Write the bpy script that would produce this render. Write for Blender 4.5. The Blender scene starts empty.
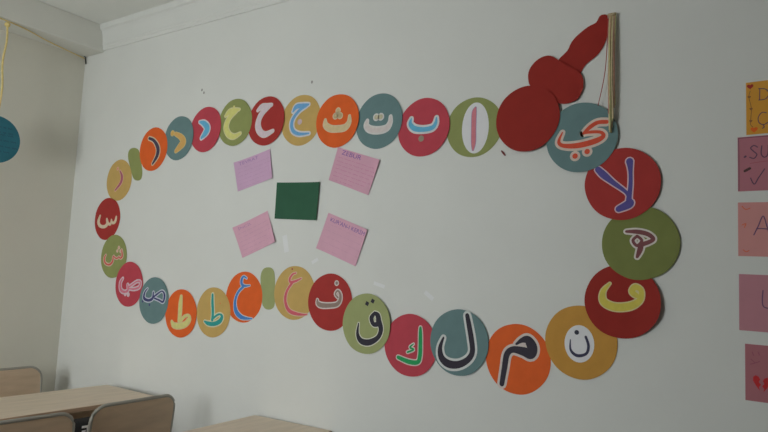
import bpy, bmesh, math, random
from mathutils import Matrix, Vector

# ------------------------------------------------------------------ camera, world, light
scene = bpy.context.scene
COL = scene.collection
YAW, PITCH, ROLL, FOCAL_PX = 0.59254, 0.096009, 0.04668, 636.4
EYE = Vector((4.07, -2.332, 1.45))
fw = Vector((-math.sin(YAW) * math.cos(PITCH), math.cos(YAW) * math.cos(PITCH), math.sin(PITCH)))
r0 = Vector((math.cos(YAW), math.sin(YAW), 0.0))
u0 = r0.cross(fw)
rt = r0 * math.cos(ROLL) + u0 * math.sin(ROLL)
up = rt.cross(fw)
cam_data = bpy.data.cameras.new('camera')
cam_data.sensor_width = 36.0
cam_data.lens = FOCAL_PX * 36.0 / 768.0
cam_data.clip_start = 0.02
cam = bpy.data.objects.new('camera', cam_data)
cam.matrix_world = Matrix(((rt.x, up.x, -fw.x, EYE.x), (rt.y, up.y, -fw.y, EYE.y), (rt.z, up.z, -fw.z, EYE.z), (0, 0, 0, 1)))
COL.objects.link(cam)
scene.camera = cam

world = bpy.data.worlds.new('overcast_sky')
scene.world = world
world.use_nodes = True
bg = world.node_tree.nodes['Background']
bg.inputs['Color'].default_value = (0.96, 1.0, 1.0, 1)
bg.inputs['Strength'].default_value = 16.2

ROOM_X, ROOM_Y, CEIL = 6.6, -3.6, 3.02
WINDOWS = [(1.0, 2.3)]          # span of the window in the wall across the room
WALL_T = 0.36
WIN_Z = (0.85, 2.15)
for (a, b) in WINDOWS:                            # daylight enters here: sky portals in the window openings
    ld = bpy.data.lights.new('window_daylight', 'AREA')
    ld.shape = 'RECTANGLE'
    ld.size = b - a
    ld.size_y = WIN_Z[1] - WIN_Z[0]
    ld.cycles.is_portal = True
    lo = bpy.data.objects.new('window_daylight', ld)
    lo.location = ((a + b) / 2, ROOM_Y - WALL_T + 0.04, sum(WIN_Z) / 2)
    lo.rotation_euler = (math.radians(90), 0, 0)
    COL.objects.link(lo)

vs = scene.view_settings
scene.display_settings.display_device = 'sRGB'
vs.view_transform = 'Standard'
vs.look = 'None'
vs.gamma = 1.0
vs.use_curve_mapping = False
vs.exposure = 0.0

# ------------------------------------------------------------------ materials
MATS = {}


def mat(name, color, rough=0.85, noise=0.0, scale=30.0, bump=0.0, metallic=0.0, spec=0.3, stretch=None, bump_scale=None):
    """Principled material whose colour varies a little by noise."""
    if name in MATS:
        return MATS[name]
    m = bpy.data.materials.new(name)
    m.use_nodes = True
    nt = m.node_tree
    b = nt.nodes['Principled BSDF']
    b.inputs['Roughness'].default_value = rough
    b.inputs['Metallic'].default_value = metallic
    b.inputs['Specular IOR Level'].default_value = spec
    c = (color[0], color[1], color[2], 1)
    b.inputs['Base Color'].default_value = c
    if noise or bump:
        tc = nt.nodes.new('ShaderNodeTexCoord')
        mp = nt.nodes.new('ShaderNodeMapping')
        nt.links.new(tc.outputs['Object'], mp.inputs['Vector'])
        if stretch:
            mp.inputs['Scale'].default_value = stretch
        nz = nt.nodes.new('ShaderNodeTexNoise')
        nz.inputs['Scale'].default_value = scale
        nz.inputs['Detail'].default_value = 5
        nt.links.new(mp.outputs['Vector'], nz.inputs['Vector'])
        if noise:
            rp = nt.nodes.new('ShaderNodeValToRGB')
            rp.color_ramp.elements[0].position = 0.3
            rp.color_ramp.elements[1].position = 0.7
            rp.color_ramp.elements[0].color = tuple(v * (1 - noise) for v in color) + (1,)
            rp.color_ramp.elements[1].color = tuple(min(1, v * (1 + noise)) for v in color) + (1,)
            nt.links.new(nz.outputs['Fac'], rp.inputs['Fac'])
            nt.links.new(rp.outputs['Color'], b.inputs['Base Color'])
        if bump:
            nb = nt.nodes.new('ShaderNodeTexNoise')
            nb.inputs['Scale'].default_value = bump_scale or scale
            nb.inputs['Detail'].default_value = 3
            nt.links.new(mp.outputs['Vector'], nb.inputs['Vector'])
            bp = nt.nodes.new('ShaderNodeBump')
            bp.inputs['Strength'].default_value = bump
            bp.inputs['Distance'].default_value = 0.01
            nt.links.new(nb.outputs['Fac'], bp.inputs['Height'])
            nt.links.new(bp.outputs['Normal'], b.inputs['Normal'])
    MATS[name] = m
    return m


def ink(c):
    return mat('ink_%02x%02x%02x' % tuple(int(v * 255) for v in c), c, 0.7, 0.06, 60)


WALL = mat('painted_plaster', (0.74, 0.75, 0.725), 0.72, 0.018, 3.0, 0.12, bump_scale=14)
ENDWALL = mat('painted_plaster_cream', (0.72, 0.70, 0.615), 0.75, 0.02, 3.0, 0.12, bump_scale=14)
BEAMPAINT = mat('beam_paint', (0.74, 0.735, 0.68), 0.75, 0.02, 4.0)
CEILPAINT = mat('ceiling_paint', (0.82, 0.83, 0.79), 0.85, 0.015, 4.0)
SIDEWALL = mat('side_wall_paint', (0.50, 0.49, 0.44), 0.75, 0.02, 3.0)
FLOORM = mat('terrazzo', (0.20, 0.19, 0.175), 0.45, 0.25, 60)
FRAMEW = mat('window_white', (0.8, 0.8, 0.8), 0.4)
BEECH = mat('beech_laminate', (0.76, 0.64, 0.505), 0.45, 0.07, 6.0, stretch=(6, 0.8, 6))
BEECHEDGE = mat('beech_edge', (0.46, 0.32, 0.22), 0.5, 0.08, 6.0, stretch=(6, 0.8, 6))
PLY = mat('plywood', (0.61, 0.465, 0.33), 0.5, 0.10, 5.0, stretch=(5, 0.8, 5))
STEEL = mat('grey_tube', (0.38, 0.37, 0.33), 0.45, 0.05, 20, metallic=0.2)
BLACK = mat('black_cloth', (0.02, 0.02, 0.022), 0.8)
WHITEP = mat('white_paper', (0.80, 0.80, 0.83), 0.8, 0.02, 20)
PAPER = {
    'crimson': mat('crimson_card', (0.53, 0.061, 0.089), 0.75, 0.05, 18),
    'red': mat('red_card', (0.41, 0.036, 0.032), 0.75, 0.05, 18),
    'maroon': mat('maroon_card', (0.32, 0.021, 0.014), 0.75, 0.05, 18),
    'ochre': mat('ochre_card', (0.59, 0.30, 0.055), 0.75, 0.05, 18),
    'moss': mat('moss_card', (0.20, 0.23, 0.065), 0.75, 0.05, 18),
    'orange': mat('orange_card', (0.80, 0.130, 0.022), 0.75, 0.05, 18),
    'teal': mat('teal_card', (0.147, 0.248, 0.256), 0.75, 0.05, 18),
    'green': mat('green_card', (0.295, 0.33, 0.115), 0.75, 0.05, 18),
    'olive': mat('olive_card', (0.36, 0.40, 0.175), 0.75, 0.05, 18),
    'yellow': mat('mustard_card', (0.60, 0.40, 0.13), 0.75, 0.05, 18),
}

# ------------------------------------------------------------------ helpers


def link(name, me, m, parent=None, kind=None):
    o = bpy.data.objects.new(name, me)
    COL.objects.link(o)
    if m is not None:
        me.materials.append(m)
    if parent is not None:
        o.parent = parent
    if kind:
        o['kind'] = kind
    return o


def tag(o, label, cat, group=None):
    o['label'] = label
    o['category'] = cat
    if group:
        o['group'] = group
    return o


def empty(name, loc, rz=0.0):
    o = bpy.data.objects.new(name, None)
    o.empty_display_size = 0.1
    o.location = loc
    o.rotation_euler = (0, 0, rz)
    COL.objects.link(o)
    return o


def mesh_of(bm, name, smooth=False):
    bmesh.ops.recalc_face_normals(bm, faces=bm.faces)
    me = bpy.data.meshes.new(name)
    bm.to_mesh(me)
    bm.free()
    if smooth:
        for p in me.polygons:
            p.use_smooth = True
    return me


def box(bm, x0, x1, y0, y1, z0, z1, bev=0.0):
    r = bmesh.ops.create_cube(bm, size=1.0)
    for v in r['verts']:
        v.co = Vector((x0 + (v.co.x + .5) * (x1 - x0), y0 + (v.co.y + .5) * (y1 - y0), z0 + (v.co.z + .5) * (z1 - z0)))
    if bev:
        es = list({e for v in r['verts'] for e in v.link_edges})
        bmesh.ops.bevel(bm, geom=es, offset=bev, segments=2, affect='EDGES', profile=0.5)


def boxobj(name, dims, m, parent=None, bev=0.0, kind=None):
    bm = bmesh.new()
    box(bm, *dims, bev=bev)
    return link(name, mesh_of(bm, name), m, parent, kind)


def spline(pts, n=6, closed=False):
    """Catmull-Rom through tuples of any dimension."""
    out = []
    k = len(pts)
    segs = k if closed else k - 1
    for i in range(segs):
        if closed:
            p = [pts[(i + j - 1) % k] for j in range(4)]
        else:
            p = [pts[max(0, i - 1)], pts[i], pts[i + 1], pts[min(k - 1, i + 2)]]
        for s in range(n):
            t = s / n
            out.append(tuple(0.5 * (2 * b + (c - a) * t + (2 * a - 5 * b + 4 * c - d) * t * t + (3 * b - a - 3 * c + d) * t ** 3)
                             for a, b, c, d in zip(*p)))
    if not closed:
        out.append(tuple(pts[-1]))
    return out


def tube(bm, pts, rad, seg=8, closed=False):
    pts = [Vector(p) for p in pts]
    rings = []
    n = len(pts)
    for i, p in enumerate(pts):
        a = pts[(i - 1) % n] if (closed or i > 0) else p
        b = pts[(i + 1) % n] if (closed or i < n - 1) else p
        d = (b - a).normalized()
        ref = Vector((0, 0, 1)) if abs(d.z) < 0.9 else Vector((1, 0, 0))
        s = d.cross(ref).normalized()
        t = s.cross(d)
        rings.append([bm.verts.new(p + (s * math.cos(2 * math.pi * j / seg) + t * math.sin(2 * math.pi * j / seg)) * rad) for j in range(seg)])
    for i in range(n if closed else n - 1):
        A, B = rings[i], rings[(i + 1) % n]
        if closed and i == n - 1:            # match the twist on the closing ring
            sh = min(range(seg), key=lambda q: (A[0].co - B[q].co).length)
            B = B[sh:] + B[:sh]
        for j in range(seg):
            bm.faces.new((A[j], A[(j + 1) % seg], B[(j + 1) % seg], B[j]))
    if not closed:
        bm.faces.new(rings[0])
        bm.faces.new(rings[-1][::-1])


def flat(x, z):
    return 0.0


def ribbon(bm, pts, off, thick, surf=flat, extra=0.0, n=7):
    """A flat brush stroke lying on the wall plane: pts are (x, z, width) in metres, off is the height from the wall."""
    sp = spline(pts, n) if len(pts) > 2 else [tuple(p) for p in pts]
    L, R = [], []
    for i, (x, z, w) in enumerate(sp):
        a = sp[max(0, i - 1)]
        b = sp[min(len(sp) - 1, i + 1)]
        d = Vector((b[0] - a[0], b[1] - a[1]))
        d = d.normalized() if d.length > 1e-9 else Vector((1, 0))
        h = max(0.0003, w / 2) + extra
        L.append((x - d.y * h, z + d.x * h))
        R.append((x + d.y * h, z - d.x * h))
    # round caps at both ends
    def cap(i, sgn):
        x, z, w = sp[i]
        j = 1 if i == 0 else len(sp) - 2
        d = (Vector((x, z)) - Vector(sp[j][:2])).normalized()
        h = max(0.0003, w / 2) + extra
        nrm = Vector((-d.y, d.x))
        return [(x + h * (nrm.x * math.cos(t) + d.x * math.sin(t)), z + h * (nrm.y * math.cos(t) + d.y * math.sin(t)))
                for t in [math.pi * k / 5 for k in range(6)]]
    rise = [0.0]
    top = lambda p: bm.verts.new((p[0], -(off + thick + rise[0] + surf(*p)), p[1]))
    bot = lambda p: bm.verts.new((p[0], -(off + surf(*p)), p[1]))
    TL, TR = [], []
    for i, (p, q) in enumerate(zip(L, R)):
        rise[0] = 0.0001 * i / len(L)
        TL.append(top(p))
        TR.append(top(q))
    BL = [bot(p) for p in L]
    BR = [bot(p) for p in R]
    for i in range(len(sp) - 1):
        bm.faces.new((TL[i], TL[i + 1], TR[i + 1], TR[i]))
        bm.faces.new((TL[i], BL[i], BL[i + 1], TL[i + 1]))
        bm.faces.new((TR[i], TR[i + 1], BR[i + 1], BR[i]))
    for e, c in enumerate((cap(0, -1), cap(len(sp) - 1, 1))):
        rise[0] = 0.0001 * e
        t = [top(p) for p in c]
        b = [bot(p) for p in c]
        bm.faces.new(t)
        for i in range(5):
            bm.faces.new((t[i], b[i], b[i + 1], t[i + 1]))


def sheet(bm, outline, off, thick, surf=flat, rings=1):
    """A thin cut-out lying on the wall: closed outline of (x, z), built as rings around its centre."""
    cx = sum(p[0] for p in outline) / len(outline)
    cz = sum(p[1] for p in outline) / len(outline)
    n = len(outline)
    edges = []
    for h in (off + thick, off):                 # front and back skins follow the same surface
        prev = None
        c = bm.verts.new((cx, -(h + surf(cx, cz)), cz))
        for k in range(1, rings + 1):
            f = k / rings
            ring = []
            for (x, z) in outline:
                x, z = cx + (x - cx) * f, cz + (z - cz) * f
                ring.append(bm.verts.new((x, -(h + surf(x, z)), z)))
            for i in range(n):
                if prev is None:
                    bm.faces.new((c, ring[i], ring[(i + 1) % n]))
                else:
                    bm.faces.new((prev[i], ring[i], ring[(i + 1) % n], prev[(i + 1) % n]))
            prev = ring
        edges.append(prev)
    F, B = edges
    for i in range(n):
        bm.faces.new((F[i], B[i], B[(i + 1) % n], F[(i + 1) % n]))


def circle(x, z, rx, rz=None, n=20, rot=0.0):
    rz = rz or rx
    return [(x + rx * math.cos(2 * math.pi * k / n + rot), z + rz * math.sin(2 * math.pi * k / n + rot)) for k in range(n)]


def text_outline(s):
    """Vertices and faces of a word set in the built-in font, scaled to a unit box."""
    cu = bpy.data.curves.new('word', 'FONT')
    cu.body = s
    o = bpy.data.objects.new('word', cu)
    COL.objects.link(o)
    dg = bpy.context.evaluated_depsgraph_get()
    me = bpy.data.meshes.new_from_object(o.evaluated_get(dg))
    v = [(p.co.x, p.co.y) for p in me.vertices]
    f = [tuple(p.vertices) for p in me.polygons]
    bpy.data.objects.remove(o)
    bpy.data.meshes.remove(me)
    x0, x1 = min(p[0] for p in v), max(p[0] for p in v)
    y0, y1 = min(p[1] for p in v), max(p[1] for p in v)
    return [((a - x0) / (x1 - x0), (b - y0) / (y1 - y0)) for a, b in v], f


# ------------------------------------------------------------------ room
bm = bmesh.new()
box(bm, -0.2, ROOM_X + 0.2, 0.0, 0.2, 0.0, CEIL)
link('wall_back', mesh_of(bm, 'wall_back'), WALL, kind='structure')
boxobj('wall_left', (-0.2, 0.0, ROOM_Y, 0.0, 0.0, CEIL), ENDWALL, kind='structure')
boxobj('wall_right', (ROOM_X, ROOM_X + 0.2, ROOM_Y, 0.0, 0.0, CEIL), SIDEWALL, kind='structure')
boxobj('floor', (-0.2, ROOM_X + 0.2, ROOM_Y - WALL_T, 0.2, -0.12, 0.0), FLOORM, kind='structure')
boxobj('ceiling', (-0.2, ROOM_X + 0.2, ROOM_Y - WALL_T, 0.2, CEIL, CEIL + 0.12), CEILPAINT, kind='structure')
bm = bmesh.new()
xs = [-0.2, WINDOWS[0][0], WINDOWS[0][1], ROOM_X + 0.2]
for i in range(0, 4, 2):
    box(bm, xs[i], xs[i + 1], ROOM_Y - WALL_T, ROOM_Y, 0.0, CEIL)
for (a, b) in WINDOWS:
    box(bm, a, b, ROOM_Y - WALL_T, ROOM_Y, 0.0, WIN_Z[0])
    box(bm, a, b, ROOM_Y - WALL_T, ROOM_Y, WIN_Z[1], CEIL)
link('wall_front', mesh_of(bm, 'wall_front'), SIDEWALL, kind='structure')
glass = bpy.data.materials.new('window_glass')
glass.use_nodes = True
nt = glass.node_tree
nt.nodes.clear()
o_ = nt.nodes.new('ShaderNodeOutputMaterial')
mx = nt.nodes.new('ShaderNodeMixShader')
tr = nt.nodes.new('ShaderNodeBsdfTransparent')
gl = nt.nodes.new('ShaderNodeBsdfGlossy')
gl.inputs['Roughness'].default_value = 0.02
mx.inputs['Fac'].default_value = 0.06
nt.links.new(tr.outputs[0], mx.inputs[1])
nt.links.new(gl.outputs[0], mx.inputs[2])
nt.links.new(mx.outputs[0], o_.inputs['Surface'])
for k, (a, b) in enumerate(WINDOWS):
    z0, z1 = WIN_Z
    w = empty('window_%d' % (k + 1), ((a + b) / 2, ROOM_Y - WALL_T + 0.1, z0))
    w['kind'] = 'structure'
    hw = (b - a) / 2
    bm = bmesh.new()
    for d in ((-hw, -hw + .06, 0, z1 - z0), (hw - .06, hw, 0, z1 - z0), (-.04, .04, 0.06, z1 - z0 - .06),
              (-hw + .06, hw - .06, 0, .06), (-hw + .06, hw - .06, z1 - z0 - .06, z1 - z0)):
        box(bm, d[0], d[1], -.03, .03, d[2], d[3])
    link('window_frame', mesh_of(bm, 'window_frame'), FRAMEW, w)
    for s in (-1, 1):
        x0, x1 = (-hw + .06, -.04) if s < 0 else (.04, hw - .06)
        boxobj('pane', (x0, x1, -.003, .003, .06, z1 - z0 - .06), glass, w)
# beam along the end wall, cornice along the letter wall
boxobj('trim_1', (0.0, 0.21, ROOM_Y, 0.0, 2.84, CEIL), BEAMPAINT, kind='structure', bev=0.006)
bm = bmesh.new()
prof = [(0.0, 2.852), (0.007, 2.852), (0.009, 2.858), (0.009, 2.872), (0.013, 2.878), (0.013, 2.888)]
prof += [(0.015 + 0.022 * (1 - math.cos(t)), 2.892 + 0.092 * math.sin(t)) for t in [math.pi / 2 * k / 6 for k in range(7)]]
prof += [(0.041, 2.990), (0.043, CEIL), (0.0, CEIL)]
A = [bm.verts.new((0.21, -p[0], p[1])) for p in prof]
B = [bm.verts.new((ROOM_X, -p[0], p[1])) for p in prof]
for i in range(len(prof)):
    j = (i + 1) % len(prof)
    bm.faces.new((A[i], A[j], B[j], B[i]))
bm.faces.new(A)
bm.faces.new(B[::-1])
link('trim_2', mesh_of(bm, 'trim_2'), WALL, kind='structure')
boxobj('baseboard_back', (0.0, ROOM_X, -0.012, 0.0, 0.0, 0.08), FLOORM, kind='structure')

# ------------------------------------------------------------------ school desks and chairs


def desk(loc, rz, label):
    """Two-seat desk: local x = depth, local y = length; origin on the floor at the centre."""
    t = empty('school_desk', loc, rz)
    D, Ln, H = 0.230, 0.60, 0.757
    top = boxobj('tabletop', (-D, D, -Ln, Ln, H - 0.024, H), BEECH, t, bev=0.003)
    bm = bmesh.new()
    for (x0, x1, y0, y1) in ((-D - .002, -D, -Ln, Ln), (D, D + .002, -Ln, Ln), (-D, D, -Ln - .002, -Ln), (-D, D, Ln, Ln + .002)):
        box(bm, x0, x1, y0, y1, H - 0.021, H - 0.003)
    link('edge_band', mesh_of(bm, 'edge_band'), BEECHEDGE, top)
    for sx in (-1, 1):
        for sy in (-1, 1):
            bm = bmesh.new()
            tube(bm, [(sx * .18, sy * .52, 0.0), (sx * .18, sy * .52, H - .026)], 0.014, 10)
            link('leg', mesh_of(bm, 'leg', True), STEEL, t)
    for sy in (-1, 1):
        bm = bmesh.new()
        tube(bm, [(-.18, sy * .52, .12), (.18, sy * .52, .12)], 0.011, 8)
        link('crossbar', mesh_of(bm, 'crossbar', True), STEEL, t)
    boxobj('shelf', (-.17, .15, -.50, .50, H - .165, H - .150), PLY, t)
    boxobj('modesty_panel', (-.178, -.166, -.50, .50, H - .36, H - .03), PLY, t)
    tag(t, label, 'desk', 'two-seat school desks')
    return t


desk((0.885, -0.675, 0), math.radians(-1.2), 'beech-topped school desk nearer the end wall, with chairs drawn up to it')
desk((2.072, -0.616, 0), math.radians(2.5), 'bare beech-topped school desk standing against the wall below the brown letter fa')


def rounded(w, h, r, n=6):
    pts = []
    for cx, cz, a in ((w - r, h - r, 0), (-w + r, h - r, 90), (-w + r, -h + r, 180), (w - r, -h + r, 270)):
        for k in range(n + 1):
            t = math.radians(a + 90 * k / n)
            pts.append((cx + r * math.cos(t), cz + r * math.sin(t)))
    return pts


def chair(loc, rz, label):
    """Tube-framed school chair; it faces -x, the backrest is at local x = 0; origin on the floor under the backrest."""
    t = empty('school_chair', loc, rz)
    W = 0.222
    # backrest panel, slightly raked, with its edge tube
    out = rounded(W, 0.115, 0.065)
    bm = bmesh.new()
    F, Bk = [], []
    for (y, z) in out:
        bow = 0.012 * (1 - (y / W) ** 2)
        F.append(bm.verts.new((0.006 + bow + z * 0.10, y, 0.707 + z)))
        Bk.append(bm.verts.new((-0.006 + bow + z * 0.10, y, 0.707 + z)))
    bm.faces.new(F)
    bm.faces.new(Bk[::-1])
    for i in range(len(out)):
        j = (i + 1) % len(out)
        bm.faces.new((F[i], Bk[i], Bk[j], F[j]))
    link('backrest', mesh_of(bm, 'backrest'), PLY, t)
    bm = bmesh.new()
    tube(bm, [(0.012 * (1 - (y / W) ** 2) + z * 0.10, y * 1.015, 0.707 + z * 1.03) for (y, z) in out], 0.0085, 8, True)
    link('back_frame', mesh_of(bm, 'back_frame', True), STEEL, t)
    # seat
    bm = bmesh.new()
    out2 = rounded(0.19, 0.20, 0.05)
    Tp = [bm.verts.new((x - 0.205, y, 0.452 - 0.012 * (1 - (y / .2) ** 2))) for (x, y) in out2]
    Bt = [bm.verts.new((x - 0.205, y, 0.440 - 0.012 * (1 - (y / .2) ** 2))) for (x, y) in out2]
    bm.faces.new(Tp)
    bm.faces.new(Bt[::-1])
    for i in range(len(out2)):
        j = (i + 1) % len(out2)
        bm.faces.new((Tp[i], Bt[i], Bt[j], Tp[j]))
    link('seat', mesh_of(bm, 'seat'), PLY, t)
    for sy in (-1, 1):
        y = sy * 0.185
        bm = bmesh.new()
        tube(bm, spline([(0.04, y, 0.0), (0.0, y, 0.25), (-0.025, y, 0.46), (-0.012, y, 0.60)], 5), 0.011, 8)
        link('leg', mesh_of(bm, 'leg', True), STEEL, t)
        bm = bmesh.new()
        tube(bm, spline([(-0.375, y, 0.0), (-0.365, y, 0.25), (-0.35, y, 0.425)], 5), 0.011, 8)
        link('leg', mesh_of(bm, 'leg', True), STEEL, t)
        bm = bmesh.new()
        tube(bm, [(-0.35, y, 0.425), (-0.02, y, 0.425)], 0.010, 8)
        link('seat_rail', mesh_of(bm, 'seat_rail', True), STEEL, t)
        bm = bmesh.new()
        tube(bm, [(-0.362, y, 0.20), (0.012, y, 0.20)], 0.008, 8)
        link('stretcher', mesh_of(bm, 'stretcher', True), STEEL, t)
    tag(t, label, 'chair', 'tube-framed school chairs')
    return t


chair((1.43, -0.425, 0), math.radians(2), 'brown plywood school chair close to the letter wall, standing between the two desks')
chair((1.46, -0.975, 0), math.radians(-3), 'brown plywood school chair farther from the letter wall, beside the chair holding the bag')
chair((0.25, -0.455, 0), math.radians(180), 'brown plywood school chair in front of the end wall, seen beyond the desk')

bag = empty('school_bag', (1.195, -0.545, 0.455))
bm = bmesh.new()
box(bm, -0.045, 0.045, -0.085, 0.085, 0.0, 0.262, 0.022)
link('body', mesh_of(bm, 'body', True), BLACK, bag)
bm = bmesh.new()
for k, (y, z, w, h) in enumerate(((.0, .236, .034, .010), (.013, .220, .008, .022), (-.006, .216, .018, .008), (-.015, .204, .008, .020), (.0, .194, .034, .009), (.010, .180, .014, .012))):
    box(bm, 0.0452, 0.0464, y - w / 2, y + w / 2, z - h / 2, z + h / 2)
link('white_print', mesh_of(bm, 'white_print'), WHITEP, bag)
tag(bag, 'black bag with a white printed mark resting on a chair seat', 'bag')

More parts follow.
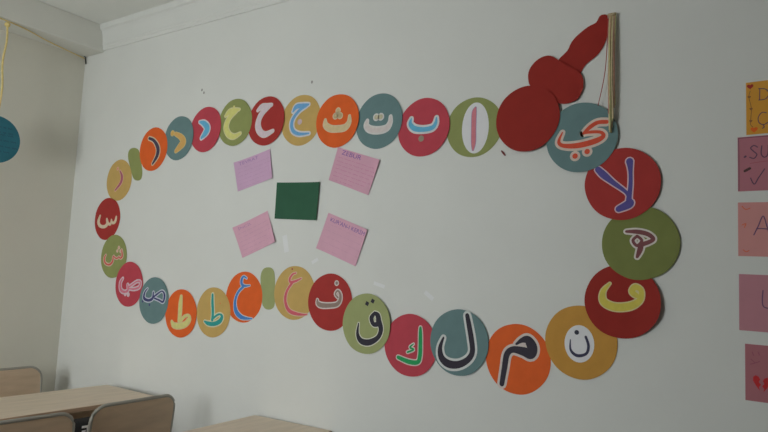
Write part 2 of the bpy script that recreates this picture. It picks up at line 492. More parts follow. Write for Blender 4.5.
# ------------------------------------------------------------------ the string of letter discs
# x, z of the centre on the wall and radius in metres; strokes are (dx, dz, width) in millimetres from the centre
DISCS = [
    dict(key='alif', x=2.9254, z=2.0824, r=0.1256, level=1, paper='green', letter='pink upright alif on a white oval', curl=None, ink=(0.72, 0.24, 0.287), halo=(0.404, 0.307, 0.517), halo_mm=2.4, dot_ink=(0.72, 0.24, 0.287), dot_halo=True, card=(7.0, -3.9, 60.4, 106.8),
         strokes=[[(5.6, 80.4, 6.9), (0.5, 60.6, 18.7), (0.2, -1.7, 19.3), (1.6, -63.9, 18.5), (0.2, -94.7, 6.7)]], dots=[]),
    dict(key='ba', x=2.6855, z=2.1041, r=0.1292, level=2, paper='crimson', letter='blue letter ba outlined in white', curl=(-20, 4), ink=(0.143, 0.481, 0.72), halo=(0.72, 0.72, 0.72), halo_mm=9.2, dot_ink=(0.358, 0.301, 0.226), dot_halo=False, card=None,
         strokes=[[(-63.0, 43.2, 7.8), (-66.6, 20.3, 19.6), (-43.7, -1.7, 24.0), (-1.2, -9.8, 21.3), (42.7, -6.5, 20.8), (60.1, 11.3, 16.9), (63.6, 35.2, 7.4)]], dots=[(-8.7, -49.2, 14.0)]),
    dict(key='ta', x=2.4485, z=2.1549, r=0.1284, level=1, paper='teal', letter='pale grey letter ta with two dots', curl=(0, 5), ink=(0.712, 0.645, 0.628), halo=(0.72, 0.705, 0.69), halo_mm=7.2, dot_ink=(0.573, 0.535, 0.369), dot_halo=True, card=None,
         strokes=[[(-64.5, 8.1, 7.8), (-68.0, -13.8, 19.6), (-47.8, -33.1, 24.7), (-2.2, -42.0, 25.2), (43.6, -36.1, 22.4), (62.4, -12.3, 15.1), (63.6, 14.8, 7.4)]], dots=[(-15.1, 19.8, 11.1), (10.1, 19.5, 11.1)]),
    dict(key='tha', x=2.2082, z=2.1807, r=0.1296, level=2, paper='orange', letter='tan letter tha with three dots', curl=(0, 5), ink=(0.72, 0.577, 0.339), halo=(0.72, 0.602, 0.396), halo_mm=5.1, dot_ink=(0.583, 0.442, 0.249), dot_halo=True, card=None,
         strokes=[[(-73.0, 11.3, 8.2), (-69.1, -14.9, 25.3), (-38.6, -34.4, 27.4), (2.8, -39.8, 26.4), (48.0, -37.5, 26.9), (71.5, -15.4, 20.5), (72.5, 15.3, 8.0)]], dots=[(1.9, 49.1, 10.8), (-11.8, 24.1, 12.5), (15.8, 22.9, 12.4)]),
    dict(key='jim', x=1.9758, z=2.207, r=0.1289, level=1, paper='yellow', letter='light blue letter jim outlined in white', curl=None, ink=(0.167, 0.415, 0.72), halo=(0.682, 0.682, 0.72), halo_mm=7.9, dot_ink=(0.637, 0.49, 0.525), dot_halo=False, card=None,
         strokes=[[(-54.5, 49.1, 9.0), (-33.7, 71.1, 23.8), (7.4, 73.4, 21.3), (45.8, 75.0, 10.6)],
                  [(35.2, 70.2, 11.8), (-13.0, 49.8, 16.8), (-47.3, 16.3, 18.3), (-58.2, -17.3, 20.4), (-44.2, -50.6, 20.1), (-3.6, -69.7, 16.8), (59.0, -71.8, 8.5)]], dots=[(-5.1, -7.8, 14.8)]),
    dict(key='hha', x=1.7388, z=2.2262, r=0.1301, level=2, paper='red', letter='pale lilac letter ha', curl=(-10, 5), ink=(0.72, 0.61, 0.672), halo=(0.72, 0.663, 0.663), halo_mm=5.7, dot_ink=(0.72, 0.61, 0.672), dot_halo=True, card=None,
         strokes=[[(-65.1, 62.3, 9.1), (-35.3, 79.4, 22.6), (2.0, 78.9, 20.9), (32.5, 81.9, 11.6)],
                  [(14.7, 74.7, 15.9), (-28.7, 47.3, 24.2), (-51.8, 12.7, 25.9), (-54.8, -24.0, 31.5), (-35.7, -55.2, 29.5), (-0.8, -71.2, 24.0), (54.1, -57.0, 11.9)]], dots=[]),
    dict(key='kha', x=1.5082, z=2.2415, r=0.1286, level=3, paper='green', letter='pale yellow letter kha', curl=None, ink=(0.72, 0.703, 0.24), halo=(0.72, 0.675, 0.376), halo_mm=5.9, dot_ink=(0.72, 0.681, 0.263), dot_halo=False, card=None,
         strokes=[[(-76.9, 42.6, 9.8), (-45.0, 62.3, 28.8), (-5.0, 65.7, 24.1), (28.0, 67.8, 9.9)],
                  [(8.7, 62.3, 16.7), (-39.4, 33.8, 25.5), (-60.6, 2.3, 30.8), (-62.7, -31.1, 33.0), (-36.3, -65.1, 30.2), (2.5, -77.9, 25.1), (47.4, -64.8, 12.7)]], dots=[(-13.7, 86.8, 7.8)]),
    dict(key='dal', x=1.2752, z=2.2246, r=0.1288, level=2, paper='crimson', letter='blue letter dal outlined in white', curl=(-15, 5), ink=(0.135, 0.464, 0.72), halo=(0.705, 0.675, 0.72), halo_mm=8.1, dot_ink=(0.135, 0.464, 0.72), dot_halo=True, card=None,
         strokes=[[(-53.0, 47.3, 9.8), (-16.9, 35.8, 30.5), (14.9, 7.1, 37.2), (3.3, -18.5, 36.4), (-28.2, -46.3, 16.1)]], dots=[]),
    dict(key='dhal', x=1.0492, z=2.1947, r=0.1296, level=1, paper='teal', letter='yellow letter dhal', curl=(0, 5), ink=(0.72, 0.426, 0.135), halo=(0.72, 0.569, 0.256), halo_mm=4.0, dot_ink=(0.72, 0.454, 0.121), dot_halo=True, card=None,
         strokes=[[(-31.9, 27.0, 20.9), (15.5, 6.0, 30.7), (42.4, -25.8, 42.5), (18.1, -49.5, 38.4), (-17.7, -75.2, 20.5)]], dots=[(-60.3, 33.4, 14.6)]),
    dict(key='ra', x=0.8219, z=2.1467, r=0.1308, level=2, paper='orange', letter='dark letter ra', curl=None, ink=(0.068, 0.051, 0.097), halo=(0.72, 0.623, 0.426), halo_mm=6.9, dot_ink=(0.068, 0.051, 0.097), dot_halo=True, card=None,
         strokes=[[(-46.4, 69.3, 16.2), (2.2, 50.5, 19.2), (43.2, 4.7, 28.1), (42.9, -41.6, 27.1), (5.6, -89.5, 11.9)]], dots=[]),
    dict(key='zay', x=0.5038, z=1.9743, r=0.1289, level=1, paper='yellow', letter='thin mauve letter zay', curl=None, ink=(0.471, 0.118, 0.197), halo=(0.72, 0.444, 0.309), halo_mm=5.6, dot_ink=(0.72, 0.263, 0.218), dot_halo=True, card=None,
         strokes=[[(3.0, 58.2, 7.6), (28.6, 22.3, 19.8), (20.8, -18.7, 19.4), (-29.9, -62.1, 9.8)]], dots=[(-22.1, 73.5, 7.1)]),
    dict(key='sin', x=0.416, z=1.7341, r=0.1327, level=1, paper='red', letter='cream letter sin', curl=None, ink=(0.72, 0.607, 0.444), halo=(0.72, 0.607, 0.444), halo_mm=2.6, dot_ink=(0.72, 0.607, 0.444), dot_halo=True, card=None,
         strokes=[[(93.5, 9.4, 12.9), (86.5, -16.4, 17.4), (62.1, -27.8, 10.4), (46.2, -8.2, 9.1)],
                  [(46.2, -8.2, 11.0), (40.9, -31.5, 14.5), (18.9, -31.4, 12.2), (-2.7, -5.0, 9.2)],
                  [(-3.1, -2.4, 12.7), (5.7, -31.3, 21.6), (-22.6, -49.4, 16.6), (-68.3, -43.9, 17.5), (-90.5, -17.2, 22.4), (-78.0, 19.8, 11.2)]], dots=[]),
    dict(key='shin', x=0.5194, z=1.5007, r=0.1319, level=2, paper='green', letter='red letter shin with pale outline', curl=None, ink=(0.72, 0.121, 0.101), halo=(0.72, 0.538, 0.444), halo_mm=5.7, dot_ink=(0.72, 0.38, 0.302), dot_halo=True, card=None,
         strokes=[[(76.5, 41.9, 8.1), (87.1, 4.2, 14.7), (71.1, -8.8, 8.5), (54.3, -1.6, 7.7), (39.7, -10.8, 8.0), (18.1, -8.7, 8.1), (0.4, 2.4, 6.9)],
                  [(-4.3, -2.2, 9.7), (-4.8, -27.7, 14.4), (-24.5, -47.4, 12.1), (-53.3, -51.4, 10.3), (-83.5, -39.3, 12.1), (-94.0, -13.7, 12.1), (-81.7, 7.2, 7.1)]], dots=[(46.3, 54.2, 6.4), (33.3, 33.6, 5.1), (65.2, 32.9, 5.1)]),
    dict(key='sad', x=0.6975, z=1.3387, r=0.1328, level=3, paper='crimson', letter='pink letter sad with white outline', curl=None, ink=(0.72, 0.203, 0.291), halo=(0.72, 0.551, 0.618), halo_mm=8.1, dot_ink=(0.72, 0.551, 0.618), dot_halo=True, card=None,
         strokes=[[(-62.7, 32.6, 6.6), (-83.0, 6.5, 14.9), (-75.7, -33.7, 17.9), (-36.4, -47.9, 13.4), (-4.2, -34.6, 16.1), (-10.0, -3.7, 11.6)],
                  [(-7.5, -21.4, 8.3), (30.8, -1.9, 9.2), (78.4, 20.6, 8.3), (109.0, 16.6, 10.1), (101.4, -11.8, 12.3), (55.8, -25.5, 10.7), (4.8, -25.3, 7.1)]], dots=[(-27.5, -58.1, 6.3), (2.4, -61.0, 6.2)]),
    dict(key='dad', x=0.9428, z=1.2574, r=0.1314, level=4, paper='teal', letter='navy letter dad with pale outline', curl=None, ink=(0.057, 0.063, 0.189), halo=(0.599, 0.628, 0.72), halo_mm=6.1, dot_ink=(0.067, 0.071, 0.209), dot_halo=False, card=None,
         strokes=[[(-62.9, 64.6, 5.8), (-85.0, 41.8, 11.9), (-87.7, 8.7, 18.0), (-47.2, -2.0, 15.5), (-10.3, 11.3, 16.4), (-6.6, 45.8, 9.5)],
                  [(-8.2, 15.7, 9.1), (29.8, 38.3, 10.7), (71.9, 56.7, 7.6), (94.7, 34.2, 15.6), (86.0, -2.6, 11.9), (47.5, 5.3, 10.5), (5.8, 13.1, 8.8)]], dots=[(-32.9, -26.9, 6.9), (-99.1, -11.1, 6.9)]),
    dict(key='tah', x=1.1851, z=1.2009, r=0.1312, level=3, paper='orange', letter='cream letter ta without a dot', curl=None, ink=(0.72, 0.681, 0.263), halo=(0.72, 0.568, 0.307), halo_mm=5.0, dot_ink=(0.72, 0.681, 0.263), dot_halo=True, card=None,
         strokes=[[(-5.6, 91.8, 15.2), (-7.1, 50.4, 25.3), (-5.4, -7.0, 25.2), (-9.1, -40.1, 17.6)],
                  [(-69.4, -50.5, 13.0), (-50.5, -68.0, 26.5), (-5.6, -69.4, 29.5), (45.6, -55.5, 28.9), (73.4, -27.4, 27.9), (66.1, -6.9, 10.3), (32.2, -15.8, 13.0), (3.9, -43.2, 12.4)]], dots=[]),
    dict(key='zah', x=1.4434, z=1.2244, r=0.1302, level=2, paper='yellow', letter='teal letter za outlined in cream', curl=None, ink=(0.03, 0.348, 0.32), halo=(0.72, 0.72, 0.508), halo_mm=6.3, dot_ink=(0.72, 0.218, 0.086), dot_halo=False, card=None,
         strokes=[[(-13.0, 92.4, 14.0), (-9.7, 50.6, 18.6), (-0.4, -4.1, 18.6), (-2.5, -39.7, 17.3)],
                  [(-60.0, -51.9, 10.1), (-33.1, -60.1, 20.8), (11.3, -59.8, 22.1), (53.4, -44.0, 24.9), (70.3, -19.4, 20.3), (55.2, -6.5, 10.3), (29.6, -13.8, 12.1), (-2.7, -37.3, 11.0)]], dots=[(49.4, 50.2, 3.9)]),
    dict(key='ayn', x=1.6618, z=1.3166, r=0.1297, level=1, paper='orange', letter='blue letter ayn', curl=None, ink=(0.064, 0.23, 0.632), halo=(0.632, 0.69, 0.72), halo_mm=4.1, dot_ink=(0.064, 0.23, 0.632), dot_halo=True, card=None,
         strokes=[[(11.0, 96.7, 7.8), (-9.6, 104.1, 9.4), (-22.3, 88.7, 16.2), (-20.1, 65.6, 15.8), (3.1, 56.7, 10.7), (37.6, 60.7, 4.9)],
                  [(-7.2, 53.7, 14.7), (-35.5, 30.0, 13.5), (-54.0, -0.0, 14.9), (-59.8, -37.7, 17.8), (-46.5, -76.6, 24.7), (-11.1, -100.4, 22.1), (30.1, -105.6, 13.1), (67.8, -104.4, 5.6)]], dots=[]),
    dict(key='ghayn', x=2.0006, z=1.3554, r=0.1296, level=1, paper='yellow', letter='pink letter ghayn', curl=None, ink=(0.701, 0.127, 0.17), halo=(0.72, 0.535, 0.406), halo_mm=3.9, dot_ink=(0.425, 0.085, 0.085), dot_halo=False, card=None,
         strokes=[[(4.5, 95.9, 5.7), (-15.8, 89.0, 8.9), (-32.9, 67.1, 12.4), (-27.4, 50.9, 12.0), (5.5, 57.0, 11.3), (40.4, 71.6, 4.9)],
                  [(-16.6, 46.7, 13.3), (-41.4, 15.8, 12.8), (-53.6, -16.2, 15.7), (-50.7, -51.2, 16.4), (-26.9, -84.8, 18.6), (14.6, -97.4, 16.4), (65.8, -99.2, 9.1), (88.7, -95.3, 4.6)]], dots=[(-20.9, 113.9, 4.7)]),
    dict(key='fa', x=2.2224, z=1.3251, r=0.1303, level=2, paper='red', letter='brown letter fa outlined in white', curl=None, ink=(0.325, 0.236, 0.201), halo=(0.72, 0.648, 0.62), halo_mm=5.8, dot_ink=(0.325, 0.236, 0.201), dot_halo=True, card=None,
         strokes=[[(-74.3, 6.0, 7.4), (-68.0, -11.1, 19.6), (-41.2, -18.1, 21.2), (8.0, -15.0, 19.1), (43.9, -7.1, 18.0), (59.4, 12.8, 16.4), (58.9, 39.2, 12.9), (43.4, 53.6, 8.5), (31.2, 37.8, 8.5), (46.7, 23.4, 7.6)]], dots=[(35.0, 88.5, 7.6)]),
    dict(key='qaf', x=2.435, z=1.2431, r=0.1314, level=3, paper='olive', letter='black letter qaf with two dots', curl=(10, 8), ink=(0.035, 0.032, 0.048), halo=(0.72, 0.72, 0.602), halo_mm=4.5, dot_ink=(0.035, 0.035, 0.048), dot_halo=False, card=None,
         strokes=[[(43.7, 49.8, 14.4), (27.2, 26.8, 22.2), (39.8, 0.6, 19.3), (66.0, 8.1, 24.8), (60.9, 38.4, 25.8), (43.7, 49.8, 13.9)],
                  [(65.2, 20.6, 28.2), (80.6, -17.7, 24.0), (65.2, -54.9, 21.4), (21.2, -79.6, 27.0), (-22.9, -77.4, 25.6), (-44.2, -48.2, 16.0), (-41.3, -2.1, 5.7)]], dots=[(-0.1, 88.0, 11.9), (29.5, 100.8, 11.8)]),
    dict(key='kaf', x=2.6659, z=1.1715, r=0.129, level=4, paper='crimson', letter='green letter kaf', curl=None, ink=(0.019, 0.356, 0.112), halo=(0.72, 0.647, 0.619), halo_mm=4.6, dot_ink=(0.019, 0.356, 0.112), dot_halo=True, card=None,
         strokes=[[(47.2, 76.9, 10.7), (48.2, 55.5, 16.1), (50.4, 10.0, 17.8), (50.1, -39.5, 18.4), (39.7, -65.6, 18.3), (-1.7, -68.7, 19.4), (-55.9, -56.1, 16.0)],
                  [(17.2, 6.8, 4.0), (0.7, -8.6, 8.2), (18.4, -16.1, 7.6), (-11.0, -29.8, 7.7)]], dots=[]),
    dict(key='lam', x=2.8927, z=1.2052, r=0.1307, level=5, paper='teal', letter='bold black letter lam', curl=None, ink=(0.037, 0.03, 0.047), halo=(0.697, 0.72, 0.705), halo_mm=9.5, dot_ink=(0.037, 0.03, 0.047), dot_halo=True, card=None,
         strokes=[[(34.5, 109.0, 18.1), (44.2, 70.2, 21.3), (55.7, 20.2, 22.8), (62.4, -29.9, 22.3), (45.0, -62.8, 24.2), (5.0, -86.8, 28.7), (-40.7, -89.8, 31.9), (-73.8, -69.0, 27.2), (-82.4, -29.7, 18.7), (-68.7, 11.9, 8.3)]], dots=[]),
    dict(key='mim', x=3.1403, z=1.1661, r=0.1306, level=1, paper='orange', letter='bold black letter mim', curl=None, ink=(0.041, 0.034, 0.052), halo=(0.72, 0.632, 0.591), halo_mm=9.5, dot_ink=(0.041, 0.034, 0.052), dot_halo=True, card=None,
         strokes=[[(-4.9, 55.1, 8.6), (16.9, 71.0, 18.7), (39.7, 74.0, 32.5), (57.6, 49.1, 40.3), (51.9, 23.7, 38.5), (23.5, 30.2, 33.3), (-19.2, 32.8, 24.0), (-42.1, 12.1, 23.5), (-50.1, -36.8, 22.3), (-59.6, -100.7, 19.5)]], dots=[]),
    dict(key='nun', x=3.3776, z=1.2511, r=0.1304, level=2, paper='ochre', letter='dark letter nun on a white oval', curl=None, ink=(0.042, 0.042, 0.091), halo=(0.681, 0.681, 0.72), halo_mm=1.1, dot_ink=(0.042, 0.042, 0.069), dot_halo=False, card=(-3.7, -6.2, 53.4, 66.3),
         strokes=[[(-35.6, 5.9, 3.3), (-33.8, -30.6, 7.9), (-10.5, -48.6, 10.9), (21.6, -38.9, 9.2), (29.7, -10.5, 9.6), (19.6, 20.5, 8.7)]], dots=[(-13.1, 33.7, 8.6)]),
    dict(key='waw', x=3.5204, z=1.405, r=0.1291, level=4, paper='maroon', letter='yellow letter waw', curl=(-15, 16), ink=(0.692, 0.593, 0.099), halo=(0.72, 0.634, 0.324), halo_mm=4.2, dot_ink=(0.692, 0.593, 0.099), dot_halo=True, card=None,
         strokes=[[(-41.5, 60.6, 5.2), (-64.1, 30.8, 16.6), (-61.5, -4.2, 24.7), (-23.0, -20.8, 26.4), (27.5, -14.5, 25.5), (60.1, 8.2, 19.5), (63.8, 40.4, 16.0), (44.9, 51.9, 19.7), (34.1, 36.8, 19.0), (45.1, 24.9, 17.7), (59.0, 19.5, 12.5)]], dots=[]),
    dict(key='he', x=3.5785, z=1.6097, r=0.1287, level=6, paper='moss', letter='small brown letter he', curl=None, ink=(0.214, 0.071, 0.077), halo=(0.72, 0.67, 0.623), halo_mm=6.2, dot_ink=(0.214, 0.071, 0.077), dot_halo=True, card=None,
         strokes=[[(-44.5, 40.0, 9.3), (-9.9, 39.2, 15.4), (24.9, 31.5, 15.1), (44.2, 14.8, 13.5), (30.0, 3.3, 14.3), (5.0, -5.3, 16.7)],
                  [(-8.3, 24.5, 9.7), (7.0, 8.5, 10.1), (-8.1, -9.3, 10.7), (-22.1, 8.3, 10.3), (-8.3, 24.5, 9.7)],
                  [(5.7, -2.2, 17.4), (0.8, -25.2, 18.1), (-7.8, -48.3, 10.2)]], dots=[]),
    dict(key='lamalif', x=3.5166, z=1.82, r=0.13, level=8, paper='red', letter='navy letters lam and alif joined', curl=None, ink=(0.105, 0.086, 0.323), halo=(0.72, 0.526, 0.577), halo_mm=4.4, dot_ink=(0.105, 0.086, 0.323), dot_halo=True, card=None,
         strokes=[[(-83.4, 55.8, 21.2), (-62.8, 34.7, 25.3), (-29.7, 5.7, 17.8), (15.2, -30.8, 12.3), (26.6, -53.7, 14.2)],
                  [(26.5, 78.9, 24.4), (29.8, 43.0, 14.2), (30.3, -5.5, 14.3), (25.6, -53.7, 18.4), (26.8, -71.9, 29.7), (-8.9, -90.5, 21.6)]], dots=[]),
    dict(key='ya', x=3.3703, z=1.9999, r=0.1313, level=10, paper='teal', letter='orange letter ya with two dots', curl=None, ink=(0.72, 0.089, 0.043), halo=(0.72, 0.593, 0.521), halo_mm=9.3, dot_ink=(0.72, 0.094, 0.042), dot_halo=True, card=None,
         strokes=[[(-69.9, 24.0, 4.8), (-83.1, -10.8, 12.6), (-64.3, -27.3, 15.8), (-9.9, -30.4, 20.7), (50.6, -19.3, 20.8), (80.7, -3.9, 15.9), (70.8, 12.7, 11.9), (28.2, 16.4, 11.4), (7.2, 12.6, 7.0)],
                  [(9.5, 13.6, 10.7), (33.4, 35.2, 15.4), (60.5, 49.6, 15.0), (92.8, 48.7, 14.6)]], dots=[(-20.4, -69.5, 10.3), (23.8, -55.6, 10.2)]),
    dict(key='bigred', x=3.1599, z=2.0916, r=0.1301, level=13, paper='maroon', letter='', curl=None, ink=None, halo=None, halo_mm=0, dot_ink=None, dot_halo=True, card=None,
         strokes=[], dots=[]),
]
NAMES = {'crimson': 'crimson', 'red': 'brick red', 'maroon': 'dark maroon red', 'ochre': 'ochre', 'moss': 'moss green', 'orange': 'orange', 'teal': 'teal', 'green': 'leaf green', 'olive': 'pale olive', 'yellow': 'mustard yellow'}
SHEET = 0.0008
LEVEL = 0.0012
rng = random.Random(7)


def curl_fn(r, curl):
    if not curl:
        return lambda x, z: 0.0
    a, amt = math.radians(curl[0]), curl[1] * 0.001
    dx, dz = math.cos(a), math.sin(a)

    def f(x, z):
        t = (x * dx + z * dz) / r
        return amt * max(0.0, (t - 0.25) / 0.75) ** 2 if t > 0.25 else 0.0
    return f


for d in DISCS:
    base = 0.0008 + LEVEL * (d['level'] - 1)
    root = None
    sf = curl_fn(d['r'], d['curl'])
    ph = [rng.uniform(0, 6.28) for _ in range(3)]
    outl = []
    for k in range(64):
        t = 2 * math.pi * k / 64
        rr = d['r'] * (1 + 0.006 * math.sin(2 * t + ph[0]) + 0.005 * math.sin(3 * t + ph[1]) + 0.003 * math.sin(7 * t + ph[2]))
        outl.append((rr * math.cos(t), rr * math.sin(t)))
    bm = bmesh.new()
    sheet(bm, outl, base, SHEET, sf, 14 if d['curl'] else 3)
    root = link('letter_disc' if d['ink'] else 'plain_disc', mesh_of(bm, 'letter_disc'), PAPER[d['paper']])
    root.location = (d['x'], 0, d['z'])
    if not d['ink']:
        tag(root, 'plain dark red card disc at the root of the pendant, without any letter', 'disc')
        continue
    tag(root, '%s card disc bearing a %s' % (NAMES[d['paper']], d['letter']), 'disc', 'letter discs strung along the wall')
    lay = base + SHEET
    if d['card']:
        cx, cz, rx, rz = [v * 0.001 for v in d['card']]
        bm = bmesh.new()
        sheet(bm, circle(cx, cz, rx, rz, 40), lay, 0.0004, sf, 4)
        link('letter_card', mesh_of(bm, 'letter_card'), WHITEP, root)
        lay += 0.0005
    S = [[tuple(v * 0.001 for v in p) for p in s] for s in d['strokes']]
    hal = d['halo_mm'] * 0.001
    bm = bmesh.new()
    for k, s in enumerate(S):
        ribbon(bm, s, lay, 0.0001 + 0.0001 * k, sf, hal)
    if d['dot_halo']:
        for (x, z, r) in d['dots']:
            sheet(bm, circle(x * .001, z * .001, r * .001 + hal, None, 14), lay, 0.00012, sf)
    link('letter_outline', mesh_of(bm, 'letter_outline'), ink(d['halo']), root)
    bm = bmesh.new()
    for k, s in enumerate(S):
        ribbon(bm, s, lay + 0.0005, 0.0001 + 0.0001 * k, sf)
    link('letter', mesh_of(bm, 'letter'), ink(d['ink']), root)
    for (x, z, r) in d['dots']:
        n = 4 if d['key'] == 'qaf' else 12
        bm = bmesh.new()
        sheet(bm, circle(x * .001, z * .001, r * .001, None, n, 0.35), lay + 0.0005, 0.0003, sf)
        link('dot', mesh_of(bm, 'dot'), ink(d['dot_ink']), root)

for pts, lab in (([(0.6287, 2.1693), (0.6769, 2.152), (0.7009, 2.1029), (0.7313, 2.0202), (0.7268, 1.9735), (0.6895, 1.9632), (0.6479, 1.9814), (0.6047, 2.0545), (0.5759, 2.1181), (0.5835, 2.1589)], 'small leaf green lozenge spacer between the orange ra and mustard zay discs'),
                 ([(1.8175, 1.4731), (1.8491, 1.466), (1.866, 1.4345), (1.8753, 1.3512), (1.8778, 1.2959), (1.8657, 1.2729), (1.8391, 1.2648), (1.8109, 1.2709), (1.7892, 1.3025), (1.7757, 1.3784), (1.7709, 1.431), (1.7861, 1.4632)], 'small olive green lozenge spacer between the orange ayn and mustard ghayn discs')):
    bm = bmesh.new()
    sheet(bm, spline(pts, 4, True), 0.0004, SHEET, flat, 2)
    o = link('spacer_bead', mesh_of(bm, 'spacer_bead'), PAPER['green' if pts[0][0] < 1 else 'olive'])
    tag(o, lab, 'spacer')
bm = bmesh.new()
sheet(bm, spline([(3.16, 2.2449), (3.1585, 2.2704), (3.1673, 2.2962), (3.1905, 2.3205), (3.2197, 2.3327), (3.2488, 2.3306), (3.278, 2.3095), (3.3188, 2.2819), (3.3573, 2.2527), (3.3734, 2.2255), (3.3754, 2.1956), (3.3733, 2.1846), (3.3605, 2.1542), (3.3389, 2.1392), (3.3073, 2.134), (3.2773, 2.1423), (3.2317, 2.1698), (3.1891, 2.2041), (3.1656, 2.2265)], 3, True), 0.0105, SHEET, flat, 3)
tag(link('pendant_oval', mesh_of(bm, 'pendant_oval'), PAPER['maroon']), 'dark red oval card piece in the middle of the pendant', 'pendant piece')
bm = bmesh.new()
sheet(bm, spline([(3.3198, 2.2313), (3.2823, 2.294), (3.2763, 2.313), (3.3097, 2.3431), (3.3251, 2.3734), (3.3485, 2.398), (3.3873, 2.4235), (3.4165, 2.4343), (3.4292, 2.456), (3.4444, 2.4603), (3.4581, 2.452), (3.4594, 2.4101), (3.4569, 2.3707), (3.4423, 2.3334), (3.4199, 2.3051), (3.3818, 2.2789), (3.3651, 2.2532), (3.3515, 2.2229)], 3, True), 0.0030, SHEET, flat, 3)
tag(link('pendant_finial', mesh_of(bm, 'pendant_finial'), PAPER['maroon']), 'dark red tapering card finial at the tip of the pendant, tassel at its end', 'pendant piece')

# ------------------------------------------------------------------ tassel
tas = empty('tassel', (3.473, 0, 2.455))
YARN = [mat('yarn_cream', (0.60, 0.49, 0.31), 0.9, 0.1, 80), mat('yarn_rose', (0.50, 0.27, 0.20), 0.9, 0.1, 80), mat('yarn_lime', (0.52, 0.50, 0.25), 0.9, 0.1, 80)]
for k, (dx0, dx1, ln, off, c) in enumerate(((-.006, -.002, .33, .020, 1), (-.003, .003, .44, .024, 0), (.001, .000, .38, .026, 1), (.004, .008, .45, .022, 0),
                                            (.007, .013, .41, .026, 2), (.010, .010, .43, .020, 0), (.013, .017, .36, .024, 1), (.016, .020, .35, .021, 2),
                                            (.000, .006, .45, .028, 2), (.009, .016, .40, .028, 0))):
    bm = bmesh.new()
    tube(bm, spline([(dx0, -.014, 0.0), (dx0 + .001, -off, -ln * .25), (dx0 * .5 + dx1 * .5 + .002 * (-1) ** k, -off - .003, -ln * .6), (dx1, -off, -ln)], 6), 0.0030, 6)
    link('strand', mesh_of(bm, 'strand', True), YARN[c], tas)
bm = bmesh.new()
tube(bm, spline([(-.008, -.018, -.02), (-.012, -.024, -.18), (-.022, -.022, -.26), (-.040, -.020, -.345)], 6), 0.0016, 5)
link('strand', mesh_of(bm, 'strand', True), mat('yarn_red', (0.40, 0.08, 0.07), 0.9), tas)
bm = bmesh.new()
tube(bm, [(-.010, -.018, -.006), (.006, -.026, -.012), (.019, -.018, -.006)], 0.0035, 6)
link('binding', mesh_of(bm, 'binding', True), YARN[0], tas)
tag(tas, 'cream and rose yarn tassel hanging from the red pendant tip', 'tassel')

# ------------------------------------------------------------------ paper notes inside the loop of discs
LILAC = mat('lilac_paper', (0.66, 0.42, 0.62), 0.8, 0.03, 14)
ROSE = mat('rose_paper', (0.72, 0.40, 0.52), 0.8, 0.03, 14)
PINK = mat('pink_paper', (0.74, 0.42, 0.54), 0.8, 0.03, 14)
BOTTLE = mat('dark_green_card', (0.034, 0.12, 0.068), 0.8, 0.06, 14)
VIOLET = (0.27, 0.13, 0.42)


def quad_map(c):
    def f(u, v):
        a = [c[0][i] * (1 - u) + c[1][i] * u for i in (0, 1)]
        b = [c[3][i] * (1 - u) + c[2][i] * u for i in (0, 1)]
        return (a[0] * (1 - v) + b[0] * v, a[1] * (1 - v) + b[1] * v)
    return f


def word(name, s, box_uv, qm, off, m, parent):
    v, f = text_outline(s)
    u0, v0, u1, v1 = box_uv
    bm = bmesh.new()
    vv = []
    for (a, b) in v:
        x, z = qm(u0 + (u1 - u0) * a, v1 + (v0 - v1) * b)
        vv.append(bm.verts.new((x, -off, z)))
    for q in f:
        try:
            bm.faces.new([vv[i] for i in q])
        except ValueError:
            pass
    return link(name, mesh_of(bm, name), m, parent)


def note(corners, paper, label, title, title_ink, lines, line_ink, lw=0.0011, box_uv=(.10, .05, .62, .17), seed=1, group='notes inside the loop of discs'):
    c0 = (sum(p[0] for p in corners) / 4, sum(p[1] for p in corners) / 4)
    loc = [(p[0] - c0[0], p[1] - c0[1]) for p in corners]
    qm = quad_map(loc)
    rg = random.Random(seed)
    amt = 0.006

    def sf(x, z):
        return amt * (max(0.0, abs(x) / 0.13) ** 3)
    edge = []
    for (a, b) in (((0, 0), (1, 0)), ((1, 0), (1, 1)), ((1, 1), (0, 1)), ((0, 1), (0, 0))):
        for k in range(8):
            edge.append(qm(a[0] + (b[0] - a[0]) * k / 8, a[1] + (b[1] - a[1]) * k / 8))
    bm = bmesh.new()
    sheet(bm, edge, 0.001, 0.0005, sf, 5)
    o = link('paper_note', mesh_of(bm, 'paper_note'), paper)
    o.location = (c0[0], 0, c0[1])
    tag(o, label, 'note', group)
    if title:
        bmv = word('title', title, box_uv, qm, 0.0019, ink(title_ink), o)
        for v in bmv.data.vertices:
            v.co.y -= sf(v.co.x, v.co.z)
    if lines:
        bm = bmesh.new()
        for k in range(lines):
            v = 0.27 + 0.66 * k / max(1, lines - 1)
            end = rg.uniform(.80, .95) if k < lines - 1 else rg.uniform(.4, .7)
            u = 0.07
            while u < end:                       # words as short wavering pen strokes
                w = rg.uniform(.06, .15)
                pts = []
                for j in range(int(w * 60) + 2):
                    uu = u + w * j / (int(w * 60) + 1)
                    x, z = qm(min(.96, uu), v + 0.016 * (-1) ** j * rg.uniform(.3, 1))
                    pts.append((x, z, lw))
                ribbon(bm, pts, 0.0015, 0.0002, sf, 0, 2)
                u += w + .035
        link('handwriting', mesh_of(bm, 'handwriting'), ink(line_ink), o, 'stuff')
    return o


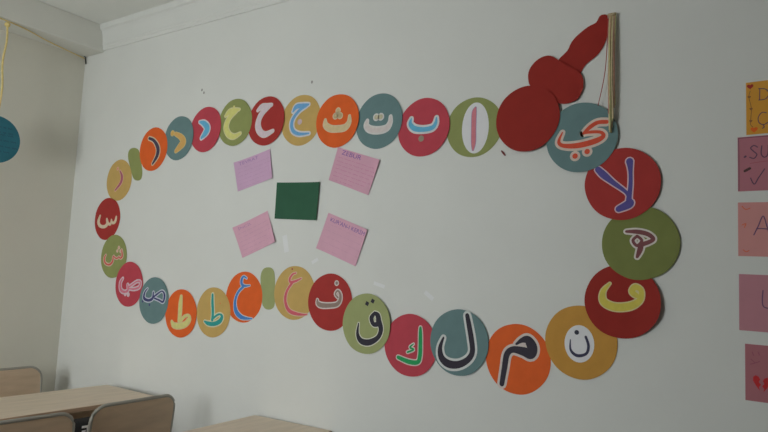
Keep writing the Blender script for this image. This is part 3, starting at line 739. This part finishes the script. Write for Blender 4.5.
note([(1.5269, 2.02), (1.7816, 2.0755), (1.814, 1.925), (1.568, 1.8644)], LILAC, 'lilac handwritten note above and left of the dark green card', 'TEVRAT', (.42, .24, .50), 6, (.56, .32, .52), seed=2, box_uv=(.12, .06, .66, .17))
note([(2.2225, 2.052), (2.4688, 1.9742), (2.4109, 1.8165), (2.1806, 1.8959)], ROSE, 'pink handwritten note above and right of the dark green card', 'ZEBUR', VIOLET, 7, (.62, .20, .38), seed=3, box_uv=(.12, .04, .58, .17))
note([(1.5543, 1.6723), (1.7905, 1.7576), (1.8627, 1.601), (1.634, 1.516)], PINK, 'pink handwritten note below and left of the dark green card', '\u0130NC\u0130L', (.52, .26, .48), 6, (.60, .32, .48), seed=4, box_uv=(.12, .06, .5, .16))
note([(2.186, 1.7404), (2.4191, 1.6593), (2.3599, 1.4933), (2.1276, 1.572)], PINK, 'pink note below and right of the dark green card, title in purple capitals', "KUR'AN-I KER\u0130M", VIOLET, 5, (.66, .36, .50), seed=5, box_uv=(.10, .05, .97, .19))
note([(1.8484, 1.8989), (2.1262, 1.8895), (2.1173, 1.7058), (1.8476, 1.7163)], BOTTLE, 'dark green card in the middle of the four pink notes', '', None, 0, None)

# ------------------------------------------------------------------ papers at the right
DARKPINK = mat('dark_pink_paper', (0.51, 0.195, 0.24), 0.8, 0.03, 14)
SALMON = mat('salmon_paper', (0.68, 0.31, 0.30), 0.8, 0.03, 14)
MAGPINK = mat('mauve_pink_paper', (0.55, 0.25, 0.30), 0.8, 0.03, 14)
BRUISED = mat('dusky_pink_paper', (0.46, 0.175, 0.205), 0.8, 0.03, 14)
AMBER = mat('amber_paper', (0.74, 0.355, 0.05), 0.8, 0.03, 14)
PEN = (.13, .07, .12)
HEART = (.60, .03, .035)


def paper_sheet(x, z1, z0, w, paper, label, tilt=0.0):
    hgt = z1 - z0
    bm = bmesh.new()
    pts = []
    c = [(0, hgt), (w, hgt + tilt), (w, tilt), (0, 0)]
    qm = quad_map(c)
    for (a, b) in (((0, 0), (1, 0)), ((1, 0), (1, 1)), ((1, 1), (0, 1)), ((0, 1), (0, 0))):
        for k in range(6):
            pts.append(qm(a[0] + (b[0] - a[0]) * k / 6, a[1] + (b[1] - a[1]) * k / 6))
    sheet(bm, pts, 0.001, 0.0005, flat, 3)
    o = link('paper_sheet', mesh_of(bm, 'paper_sheet'), paper)
    o.location = (x, 0, z0)
    tag(o, label, 'paper', 'papers pinned in a column')
    return o, hgt


def pen(o, name, strokes, w, c, n=6):
    bm = bmesh.new()
    for s in strokes:
        ribbon(bm, [(x, z, w) for x, z in s], 0.0016, 0.0003, flat, 0, n)
    return link(name, mesh_of(bm, name), ink(c), o)


def heart(bm, x, z, s, off=0.0016):
    pts = []
    for k in range(24):
        t = 2 * math.pi * k / 24
        pts.append((x + s * 16 * math.sin(t) ** 3 / 17, z + s * (13 * math.cos(t) - 5 * math.cos(2 * t) - 2 * math.cos(3 * t) - math.cos(4 * t)) / 17))
    sheet(bm, pts, off, 0.0003, flat)


o, h = paper_sheet(3.903, 2.138, 1.964, 0.21, AMBER, 'amber paper at the top of the column, trimmed with a heart and vine', 0.004)
pen(o, 'vine', [[(.012, .145), (.008, .125), (.013, .10), (.015, .08), (.013, .055), (.012, .035), (.018, .025)]], .0018, (.30, .12, .05))
for nm, (x, z, s, c) in (('heart', (.012, .160, .010, (.42, .03, .03))), ('heart', (.022, .016, .011, (.85, .16, .02)))):
    bm = bmesh.new()
    heart(bm, x, z, s)
    link(nm, mesh_of(bm, nm), ink(c), o)
for (x, z) in ((.009, .125), (.014, .085), (.013, .045)):
    bm = bmesh.new()
    heart(bm, x, z, .005)
    link('leaf', mesh_of(bm, 'leaf'), ink((.30, .12, .05)), o)
pen(o, 'letter', [[(.038, .112), (.039, .150)], [(.036, .150), (.055, .146), (.064, .130), (.055, .114), (.036, .112)]], .0028, PEN)
pen(o, 'letter', [[(.056, .068), (.044, .070), (.034, .055), (.036, .038), (.048, .030), (.060, .036)], [(.047, .030), (.050, .022), (.045, .018)]], .0028, PEN)
o, h = paper_sheet(3.878, 1.958, 1.780, 0.23, DARKPINK, 'dark pink paper with SU and a check mark under the amber one', 0.003)
pen(o, 'border', [[(.003, .003), (.0035, .09), (.003, .175)], [(.003, .175), (.11, .176), (.222, .178)]], .0022, (.20, .08, .12))
pen(o, 'letter', [[(.056, .142), (.046, .148), (.037, .140), (.046, .128), (.054, .118), (.046, .106), (.034, .110)]], .0034, PEN)
pen(o, 'letter', [[(.068, .145), (.066, .120), (.074, .108), (.084, .116), (.086, .146)]], .0034, PEN)
pen(o, 'underline', [[(.035, .090), (.070, .094), (.12, .098)]], .0016, (.45, .10, .14))
pen(o, 'check_mark', [[(.036, .042), (.046, .022), (.058, .042), (.075, .070)]], .0034, PEN)
pen(o, 'dash', [[(.020, .066), (.034, .074)]], .008, (.10, .05, .05), 2)
pen(o, 'dot', [[(.020, .112), (.0225, .114)]], .006, PEN, 2)
o, h = paper_sheet(3.8775, 1.744, 1.571, 0.23, SALMON, 'salmon pink paper marked with a capital A', -0.002)
pen(o, 'letter', [[(.044, .068), (.056, .095), (.070, .128), (.080, .095), (.088, .066)], [(.052, .088), (.068, .088), (.084, .086)]], .0034, (.16, .08, .18))
pen(o, 'flourish', [[(.012, .160), (.022, .150), (.034, .154)], [(.012, .100), (.022, .104), (.018, .092)], [(.014, .020), (.022, .014), (.03, .018)]], .0028, (.75, .17, .08))
o, h = paper_sheet(3.879, 1.5135, 1.336, 0.23, MAGPINK, 'mauve pink paper marked with a letter L below the salmon one', -0.002)
pen(o, 'letter', [[(.066, .128), (.064, .100), (.066, .080), (.078, .074), (.096, .078)]], .0034, (.16, .08, .18))
o, h = paper_sheet(3.8945, 1.295, 1.121, 0.21, BRUISED, 'dusky pink paper with a broken red heart, lowest of the column', -0.002)
for side in (-1, 1):
    pts = [(0, .014), (.004 * side, .022), (.012 * side, .026), (.019 * side, .020), (.019 * side, .008), (.010 * side, -.008), (0.001 * side, -.020), (.004 * side, -.010), (-.002 * side, -.002), (.004 * side, .006)]
    ox = .044 + (.0035 if side > 0 else -.0035)
    bm = bmesh.new()
    sheet(bm, [(ox + x, .050 + z + (0 if side > 0 else .004)) for x, z in pts], 0.0016, 0.0003)
    link('broken_heart', mesh_of(bm, 'broken_heart'), ink(HEART), o)
pen(o, 'flourish', [[(.020, .150), (.023, .140)], [(.036, .152), (.039, .142)], [(.016, .128), (.028, .118), (.040, .124)], [(.014, .112), (.026, .116)]], .0022, (.36, .10, .16))

# ------------------------------------------------------------------ hanging teal disc and its thread by the end wall
THREAD = mat('thread_yellow', (0.80, 0.64, 0.27), 0.9, 0.1, 80)
bm = bmesh.new()
tube(bm, spline([(0.012, -0.012, 2.826), (0.11, -0.31, 2.826), (0.212, -0.61, 2.829), (0.222, -1.2, 2.830), (0.225, -2.2, 2.826)], 8), 0.0035, 6)
tag(link('thread', mesh_of(bm, 'thread', True), THREAD), 'yellow thread strung under the beam along the end wall', 'thread')
bm = bmesh.new()
tube(bm, [(0.020, -0.006, 2.79), (0.020, -0.014, 2.835), (0.010, -0.020, 2.845)], 0.004, 6)
tag(link('nail', mesh_of(bm, 'nail', True), BLACK), 'dark nail in the corner below the beam, holding the thread', 'nail')
hd = empty('hanging_disc', (0.214, -0.608, 2.132))
bm = bmesh.new()
sheet(bm, [(x, z) for x, z in circle(0, 0, 0.136, 0.136, 48)], 0.0, 0.0012, flat, 3)
db = link('disc', mesh_of(bm, 'disc'), mat('petrol_card', (0.035, 0.185, 0.25), 0.75, 0.08, 14), hd)
db.rotation_euler = (0, 0, math.radians(90))
rg = random.Random(4)
bm = bmesh.new()
for v in (.075, .045, .032, .0, -.035, -.065):
    half = math.sqrt(max(0, .125 ** 2 - v * v)) * .8
    x = -half
    while x < half:
        w = rg.uniform(.012, .035)
        ribbon(bm, [(x + w * j / 5, v + .004 * (-1) ** j, .0018) for j in range(6)], 0.0012, .0003, flat, 0, 2)
        x += w + .012
link('handwriting', mesh_of(bm, 'handwriting'), ink((.03, .07, .14)), db, 'stuff')
bm = bmesh.new()
tube(bm, spline([(-.002, 0, .136), (.006, .004, .30), (-.004, -.004, .45), (.003, .003, .58), (-.004, 0.0, .679)], 6), 0.006, 6)
link('string', mesh_of(bm, 'string', True), THREAD, hd)
bm = bmesh.new()
bmesh.ops.create_icosphere(bm, subdivisions=2, radius=0.016, matrix=Matrix.Translation((-.003, 0, .677)))
link('knot', mesh_of(bm, 'knot', True), THREAD, hd)
tag(hd, 'petrol blue paper disc with handwriting hanging on a yellow string', 'hanging disc')

# ------------------------------------------------------------------ small things left on the wall
tapem = mat('clear_tape', (0.85, 0.86, 0.87), 0.12, spec=0.6)
for k, (x, z, w, h, a, lab) in enumerate(((1.925, 1.592, .030, .085, .25, 'strip of shiny tape stuck below the dark green card'),
                                          (2.492, 1.416, .060, .016, -.25, 'strip of shiny tape stuck above the green qaf disc'),
                                          (2.118, 1.512, .040, .016, .5, 'bit of shiny tape stuck above the mustard ghayn disc'),
                                          (2.745, 1.383, .05, .018, -.6, 'strip of shiny tape stuck above the crimson kaf disc'))):
    bm = bmesh.new()
    ca, sa = math.cos(a), math.sin(a)
    sheet(bm, [(px * ca - pz * sa, px * sa + pz * ca) for px, pz in ((-w / 2, -h / 2), (0, -h / 2), (w / 2, -h / 2), (w / 2, h / 2), (0, h / 2), (-w / 2, h / 2))], 0.0003, 0.0003)
    o = link('tape_strip', mesh_of(bm, 'tape_strip'), tapem)
    o.location = (x, 0, z)
    tag(o, lab, 'tape', 'tape remnants on the wall')
bm = bmesh.new()
ribbon(bm, [(-.008, .009, .006), (.0, .0, .008), (.007, -.009, .005)], 0.0004, 0.0015)
o = link('paper_scrap', mesh_of(bm, 'paper_scrap'), ink((.18, .04, .04)))
o.location = (3.060, 0, 1.964)
tag(o, 'tiny dark red paper scrap stuck below the plain red disc', 'scrap')
for k, (x, z, lab) in enumerate(((1.2175, 2.458, 'small dark nail hole above the crimson dal disc'), (1.236, 2.440, 'small dark nail hole just beside another, above the crimson dal disc'),
                                 (2.034, 2.394, 'small dark nail head above the mustard jim disc'))):
    bm = bmesh.new()
    sheet(bm, circle(0, 0, .006, .008, 10), 0.0002, 0.0008)
    o = link('nail_mark', mesh_of(bm, 'nail_mark'), ink((.33, .32, .30)))
    o.location = (x, 0, z)
    tag(o, lab, 'mark')
